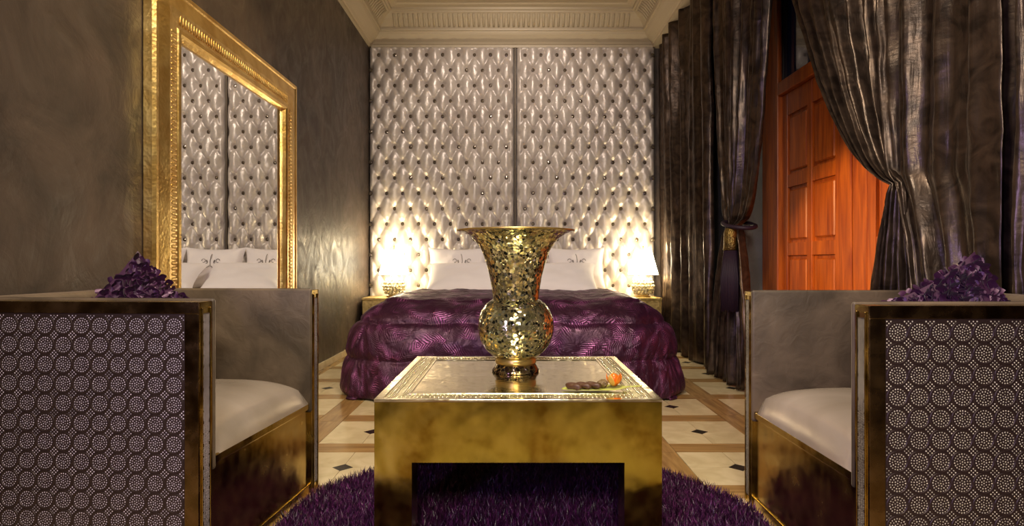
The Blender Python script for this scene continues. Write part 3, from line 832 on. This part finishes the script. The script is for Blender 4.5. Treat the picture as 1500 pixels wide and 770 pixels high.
# tooled line of studs on the engraved band
L = []; r_ = hw-(R+B)/2
for r_ in (hw-R-.012, hw-R-.0245, hw-B+.012):
  k = -r_
  while k <= r_:
      for (x, y) in ((k, -r_), (k, r_), (-r_, k), (r_, k)):
          L.append(xf(lathe([(.0042, 0), (.0034, .0012), (.0012, .002)], 6), Matrix.Translation((x, y, TH-.003))))
      k += .0125
o = obj('tooled_studs', join(*L), M['brass_top'], tb, True); o['kind'] = 'stuff'

# vase
vs = thing('mosaic_vase', 'tall flared vase covered in gold mirror mosaic, on the coffee table', 'vase', (.014, 2.33, TH-.003)); vs.scale = (1.05, 1.05, 1.04)
def px(y): return (550-y)/416
obj('foot', lathe([(.06, 0), (.084, .001), (.0845, .006), (.079, .012), (.071, .026), (.068, .030)], 64), M['mosaic_dark'], vs, True)
obj('foot_ring', lathe([(.070, .029), (.073, .034), (.073, .048), (.069, .052), (.066, .053)], 64), M['gilt'], vs, True)
blb = [(.070, .052), (.085, .060), (.105, .078), (.122, .102), (.132, .130), (.1355, .160), (.132, .190), (.121, .219), (.104, .242), (.090, .253), (.082, .258)]
obj('bulb', lathe(blb, 96), M['mosaic'], vs, True)
nk = [(.081, .256), (.082, .270), (.085, .295), (.091, .33), (.099, .365), (.109, .40), (.121, .432), (.137, .458), (.158, .480), (.182, .494), (.205, .500), (.208, .503), (.205, .506), (.18, .500), (.155, .486), (.133, .463), (.117, .435), (.105, .403), (.095, .368), (.087, .33), (.081, .295), (.078, .27), (.077, .262)]
obj('neck', lathe(nk, 96, False), M['mosaic'], vs, True)
obj('rim', tube([(.2075*math.cos(a), .2075*math.sin(a), .503) for a in [2*PI*k/72 for k in range(72)]], .003, 8, True), M['gilt'], vs, True)

# sweets on a leaf dish
dish = thing('leaf_dish', 'flat yellow-green leaf-shaped dish under the sweets, on the coffee table', 'dish', (.262, 1.975, TH))
def leaf_fn(u, v):
    x = -.105+.21*u; wd = .052*(max(0, 1-((x+.0)/.105)**2))**.7+.0005; y = (2*v-1)*wd
    return (x, y, .002+.006*(abs(2*v-1)**2)*max(0, 1-(x/.105)**2)+.012*max(0, (u-.75))*2)
V, F = grid(30, 9, leaf_fn)
o = obj('leaf_blade', (V, F), M['leaf'], dish, True); md = o.modifiers.new('t', 'SOLIDIFY'); md.thickness = .0015; md.offset = 1
obj('leaf_stalk', tube([(.10, 0, .009), (.125, .004, .010), (.15, .0, .012)], .0022, 6), M['leaf'], dish, True)
def pastry(x, y, z, rz, lab):
    def fn(u, v):
        t_ = -1+2*v; r = .0125*(max(0, 1-abs(t_)**2.6))**.5+.0004; a = 2*PI*u
        rr = r*(1+.16*math.sin(3*a+v*9))
        return (t_*.031, rr*math.cos(a), rr*math.sin(a)*.8)
    o = obj('rolled_pastry', grid(20, 24, fn, True), M['choc'], None, True); o.location = (x, y, z); o.rotation_euler = (0, 0, rz)
    tag(o, lab, 'sweet', 'dark rolled pastries')
zt = TH+.0155
pastry(.192, 1.950, zt, -.8, 'dark rolled pastry on the leaf dish, leftmost of three')
pastry(.223, 1.958, zt, -.75, 'dark rolled pastry on the leaf dish, middle of three')
pastry(.254, 1.966, zt, -.7, 'dark rolled pastry on the leaf dish, nearest the nut sweet')
bm = bmesh.new(); bmesh.ops.create_icosphere(bm, subdivisions=3, radius=.017)
for v in bm.verts:
    v.co *= 1+.28*noise.noise(v.co*120); v.co.z *= .8
o = bmobj('nut_sweet', bm, M['nut'], None, False); o.location = (.288, 1.985, TH+.0175); tag(o, 'knobbly green-brown nut sweet beside the orange berry', 'sweet')
by = thing('cape_gooseberry', 'orange cape gooseberry with open papery husk, on the leaf dish', 'fruit', (.324, 1.985, TH+.006))
bm = bmesh.new(); bmesh.ops.create_uvsphere(bm, u_segments=20, v_segments=14, radius=.0155)
for v in bm.verts: v.co.z = v.co.z*1.15+.026
bmobj('berry', bm, M['orange'], by, True)
for k in range(5):
    a = 2*PI*k/5+.3
    def hf(u, v, a=a):
        w_ = (.012*math.sin(PI*min(1, v*.9+.1)))*(2*u-1); r = .006+.018*math.sin(v*1.9)
        return (r*math.cos(a)-w_*math.sin(a), r*math.sin(a)+w_*math.cos(a), .004+v*.040)
    o = obj('husk_petal', grid(5, 8, hf), M['husk'] if k % 2 else M['orange'], by, True)
    md = o.modifiers.new('t', 'SOLIDIFY'); md.thickness = .0008

# ---------------------------------------------------------------- rug
rc, rr_ = (.02, 1.93), .84
rg = thing('shag_rug', 'round deep purple shag rug under the coffee table', 'rug', (rc[0], rc[1], 0))
bk = lathe([(rr_-.02, .001), (rr_-.01, .006), (rr_-.03, .011)], 96)
bk = ([(min(max(x, -.80+(y+rc[1]-1.59)*.0826+.012-rc[0]), .824-rc[0]), y, z) for x, y, z in bk[0]], bk[1])
obj('backing', bk, M['pillow_purple'], rg)
V, F = [], []
def inside(x, y, x0, x1, y0, y1): return x0 < x < x1 and y0 < y < y1
n = 0
rnd = random.Random(3)
while n < 70000:
    x, y = rnd.uniform(-rr_, rr_), rnd.uniform(-rr_, rr_)
    if x*x+y*y > (rr_-.012)**2: continue
    gx, gy = x+rc[0], y+rc[1]
    if gy < 1.25: continue
    bad = False
    for sx in (-1, 1):
        for sy in (-1, 1):
            a, b = TX+sx*(hw-LW/2), TY+sy*(hw-LW/2)
            if abs(gx-a) < LW/2+.004 and abs(gy-b) < LW/2+.004: bad = True
    if gx > .825: bad = True
    if gx < -.80+(gy-1.59)*.0826+.01: bad = True
    if bad: continue
    a = rnd.uniform(0, 2*PI); h_ = rnd.uniform(.022, .042); ln = rnd.uniform(.002, .022); w_ = rnd.uniform(.0012, .0022); b = rnd.uniform(0, 2*PI)
    dx, dy = ln*math.cos(a), ln*math.sin(a); wx, wy = w_*math.cos(b), w_*math.sin(b); k = len(V)
    V += [(x-wx, y-wy, .009), (x+wx, y+wy, .009), (x+dx*.4+wx*.8, y+dy*.4+wy*.8, h_*.6), (x+dx*.4-wx*.8, y+dy*.4-wy*.8, h_*.6), (x+dx, y+dy, h_)]
    F += [[k, k+1, k+2, k+3], [k+3, k+2, k+4]]; n += 1
o = obj('shag_pile', (V, F), M['shag'], rg); o['kind'] = 'stuff'
